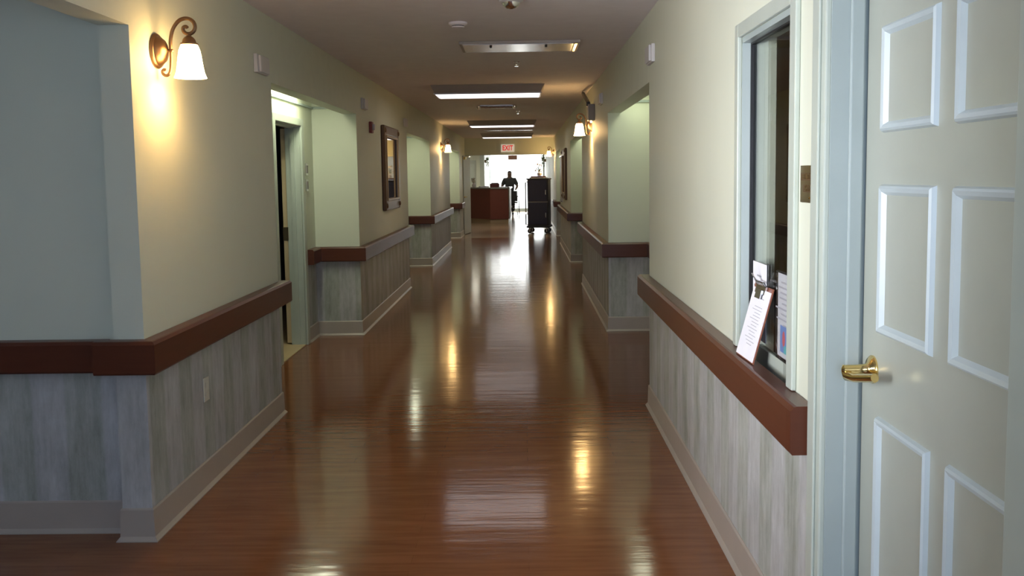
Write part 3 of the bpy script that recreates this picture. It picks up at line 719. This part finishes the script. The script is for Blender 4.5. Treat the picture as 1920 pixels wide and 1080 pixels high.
# ------------------------------------------------------------------ food cart
ct = thing('food_cart', 'tall dark blue two-door meal cart on casters', 'cart', (.08, 24.02, 0), math.radians(-8))
W, D = .54, .62
MB().box(0, W, 0, D, .20, 1.41).build('cabinet', 'cartd', ct, .01)
MB().box(-.03, W+.03, -.04, D+.03, .15, .20).build('base_bumper', 'black', ct, .01)
MB().box(-.02, W+.02, -.03, D+.02, 1.39, 1.425).build('roof', 'cartd', ct, .008)
for (a, b) in ((.235, .80), (.835, 1.375)):
    d = MB().box(.035, W-.035, -.022, -.001, a, b).build('door', 'cart', ct, .006)
    MB().box(W-.075, W-.05, -.05, -.022, (a+b)/2-.10, (a+b)/2+.02).build('door_handle', 'steel', d, .004)
MB().box(.01, W-.01, -.018, -.001, .805, .83).build('cross_rail', 'grey', ct)
MB().tube([(-.002, .10, .55), (-.06, .10, .56), (-.06, .10, 1.32), (-.002, .10, 1.33)], .017, 8).build('push_handle', 'chrome', ct)
MB().tube([(-.002, .10, .22), (-.06, .10, .23), (-.06, .10, .50), (-.002, .10, .51)], .017, 8).build('push_handle', 'chrome', ct)
for (x, y) in ((.05, .03), (W-.05, .03), (.05, D-.05), (W-.05, D-.05)):
    c_ = MB().box(x-.03, x+.03, y-.03, y+.03, .125, .15).box(x-.012, x+.012, y-.028, y-.02, .05, .13).box(x-.012, x+.012, y+.02, y+.028, .05, .13).build('caster', 'steel', ct)
    MB().lathe([(.02, -.017), (.060, -.017), (.064, 0), (.060, .017), (.02, .017)], (x, y, .064), 'Y', 20).build('wheel', 'black', c_, smooth=True)
tr = thing('serving_tray', 'pale tray on top of the dark meal cart', 'tray', (.36, 24.22, 1.426), math.radians(-8))
MB().box(-.19, .22, -.15, .2, 0, .01).box(-.2, -.19, -.16, .21, 0, .025).box(.22, .23, -.16, .21, 0, .025).box(-.19, .22, -.16, -.15, 0, .025).box(-.19, .22, .2, .21, 0, .025).build('tray_body', 'steel', tr)
bk = tag(MB().box(-.18, .18, -.12, .15, 0, .045).build('menu_binder', 'maroon', None, .004), 'maroon binder lying on the tray on the cart', 'binder'); bk.location = (.37, 24.22, 1.437); bk.rotation_euler = (0, 0, math.radians(-8))
t = thing('flower_pot', 'cream flower arrangement standing on the binder on the cart', 'flowers', (.40, 24.26, 1.483))
MB().lathe([(.001, 0), (.035, 0), (.045, .05), (.035, .075), (.001, .075)], (0, 0, 0), 'Z', 16).build('pot', 'ceramic', t, smooth=True)
mb, ml = MB(), MB()
for k in range(26):
    a = random.uniform(0, 6.28); z = random.uniform(.08, .28); r_ = random.uniform(0, .09)*(1-.5*(z-.08)/.2)
    (mb if k % 3 else ml).sphere((r_*math.cos(a), r_*math.sin(a), z), random.uniform(.014, .024), (1, 1, .8), sub=1)
t.scale = (1.35, 1.35, 1.15)
mb.build('blossoms', 'petal', t); ml.tube([(0, 0, .07), (.01, 0, .2)], .006, 6); ml.build('leaves', 'leaf', t)

# ------------------------------------------------------------------ wheelchair
wc = thing('wheelchair', 'dark wheelchair pushed by the person in front of the bright window', 'wheelchair', (-.50, 35.5, 0))
MB().box(-.22, .22, -.20, .22, .46, .51).build('seat', 'vinyl', wc, .01)
MB().box(-.22, .22, .20, .23, .52, .92).build('backrest', 'vinyl', wc, .01)
fr = MB()
for s_ in (-1, 1):
    x = s_*.235
    fr.tube([(x, .22, .46), (x, .22, .93), (x, .34, .95)], .013, 8).tube([(x, .22, .47), (x, -.24, .47), (x, -.34, .15)], .013, 8)
    fr.tube([(x, .20, .70), (x, -.12, .70), (x, -.14, .48)], .013, 8).tube([(x, .2, .15), (x, -.24, .15)], .012, 8).tube([(x, .2, .15), (x, .22, .46)], .012, 8)
fr.tube([(-.235, 0, .46), (.235, 0, .17)], .010, 8).tube([(.235, 0, .46), (-.235, 0, .17)], .010, 8)
fr.build('frame', 'steel', wc)
for s_ in (-1, 1):
    x = s_*.29
    ring = [(x, .12+.295*math.cos(a*math.pi/16), .305+.295*math.sin(a*math.pi/16)) for a in range(32)]
    wv = MB().tube(ring, .013, 8, closed=True).build('rear_wheel', 'black', wc)
    sp_ = MB()
    for k in range(12): sp_.tube([(x, .12, .305), (x, .12+.28*math.cos(k*math.pi/6), .305+.28*math.sin(k*math.pi/6))], .003, 4)
    sp_.lathe([(.02, -.02), (.02, .02)], (x, .12, .305), 'X', 10); sp_.build('spokes', 'steel', wv)
    hr = [(x+s_*.025, .12+.25*math.cos(a*math.pi/16), .305+.25*math.sin(a*math.pi/16)) for a in range(32)]
    MB().tube(hr, .007, 6, closed=True).build('hand_rim', 'chrome', wv)
    MB().lathe([(.02, -.012), (.07, -.012), (.072, 0), (.07, .012), (.02, .012)], (s_*.235, -.24, .073), 'X', 18).build('front_wheel', 'black', wc)
    MB().box(s_*.235-.055, s_*.235+.055, -.12, .16, .70, .73).build('armrest', 'vinyl', wc, .006)
    MB().box(s_*.13-.07, s_*.13+.07, -.48, -.34, .10, .115).tube([(s_*.235, -.34, .15), (s_*.2, -.40, .11)], .010, 6).build('footrest', 'steel', wc)
    MB().tube([(s_*.235, .32, .95), (s_*.235, .42, .95)], .018, 8).build('push_grip', 'black', wc)

# ------------------------------------------------------------------ person
def skin(name, verts, edges, radii, m, parent, root=0, sub=2):
    me = bpy.data.meshes.new(name); me.from_pydata(verts, edges, []); o = bpy.data.objects.new(name, me); COL.objects.link(o)
    md = o.modifiers.new('skin', 'SKIN'); md.use_smooth_shade = True
    for i, r in enumerate(radii):
        v = me.skin_vertices[0].data[i]; v.radius = r if isinstance(r, tuple) else (r, r); v.use_root = (i == root)
    sb = o.modifiers.new('sub', 'SUBSURF'); sb.levels = sub; sb.render_levels = sub
    dg = bpy.context.evaluated_depsgraph_get(); m2 = bpy.data.meshes.new_from_object(o.evaluated_get(dg))
    bpy.data.objects.remove(o); m2.materials.clear(); m2.materials.append(M[m])
    q = bpy.data.objects.new(name, m2); COL.objects.link(q); q.parent = parent; return q
pr = thing('person', 'person in dark clothes pushing the wheelchair, silhouetted against the bright window', 'person', (-.56, 36.12, 0))
V, E_, Rr = [], [], []
def v(p, r, prev=None):
    V.append(p); Rr.append(r)
    if prev is not None: E_.append((prev, len(V)-1))
    return len(V)-1
pel = v((0, .05, .90), (.15, .11))
w1 = v((0, .05, 1.04), (.12, .09), pel); ch = v((0, .04, 1.22), (.14, .10), w1); sh_ = v((0, .04, 1.35), (.12, .085), ch)
nk = v((0, .03, 1.43), .075, sh_); hd_ = v((0, .01, 1.50), .082, nk); ht = v((0, 0, 1.57), (.098, .112), hd_); hp = v((0, .01, 1.64), (.08, .09), ht)
for s_ in (-1, 1):
    hip = v((s_*.09, .05, .86), .085, pel); kn = v((s_*.10, .0 if s_ > 0 else -.06, .48), .058, hip); ca = v((s_*.10, .05, .33), .052, kn); an = v((s_*.10, .06 if s_ > 0 else .0, .08), .036, ca); v((s_*.11, -.09 if s_ > 0 else -.15, .035), .034, an)
    s1 = v((s_*.18, .04, 1.34), .075, sh_); el = v((s_*.30, .02, 1.10), .056, s1); wr = v((s_*.243, -.19, .985), .036, el); pm = v((s_*.237, -.235, .975), (.036, .020), wr)
    for k in range(4):
        fx = s_*(.212+.017*k)
        f1 = v((fx, -.275, .982), .0088, pm); f2 = v((fx, -.30+abs(k-1.5)*.004, .965), .0085, f1); v((fx, -.288, .935+.003*k), .008, f2)
    t1 = v((s_*.205, -.25, .965), .0095, pm); v((s_*.207, -.275, .94), .0085, t1)
skin('body', V, E_, Rr, 'skin', pr, pel)
# clothing: top with short sleeves, trousers, shoes
V, E_, Rr = [], [], []
a0 = v((0, .05, .84), (.20, .15)); a1 = v((0, .05, 1.02), (.185, .145), a0); a2 = v((0, .04, 1.20), (.205, .15), a1); a3 = v((0, .04, 1.35), (.17, .125), a2); v((0, .035, 1.43), .075, a3)
for s_ in (-1, 1):
    b1 = v((s_*.19, .04, 1.34), .098, a3); v((s_*.285, .025, 1.13), .080, b1)
skin('shirt', V, E_, Rr, 'cloth', pr, a0)
V, E_, Rr = [], [], []
a0 = v((0, .05, .92), (.19, .145))
for s_ in (-1, 1):
    b1 = v((s_*.10, .05, .80), .13, a0); b2 = v((s_*.11, .0 if s_ > 0 else -.06, .48), .10, b1); v((s_*.11, .055 if s_ > 0 else .0, .11), .085, b2)
skin('trousers', V, E_, Rr, 'trouser', pr, a0)
for s_ in (-1, 1):
    yy = .06 if s_ > 0 else 0
    MB().box(s_*.11-.045, s_*.11+.045, yy-.20, yy+.05, .0, .075).build('shoe', 'black', pr, .025)
MB().sphere((0, .03, 1.615), .088, (.98, 1.08, .92)).build('hair', 'hair', pr, smooth=True)
MB().sphere((0, -.085, 1.545), .014, (.8, 1, 1.5), 1).build('nose', 'skin', pr)
for s_ in (-1, 1):
    MB().sphere((s_*.078, .01, 1.55), .018, (.4, .8, 1.3), 1).build('ear', 'skin', pr)
    MB().sphere((s_*.028, -.078, 1.57), .009, (1.2, .6, .7), 1).build('eye', 'ceramic', pr)
MB().sphere((0, -.078, 1.505), .018, (1.3, .4, .35), 1).build('mouth', 'maroon', pr)
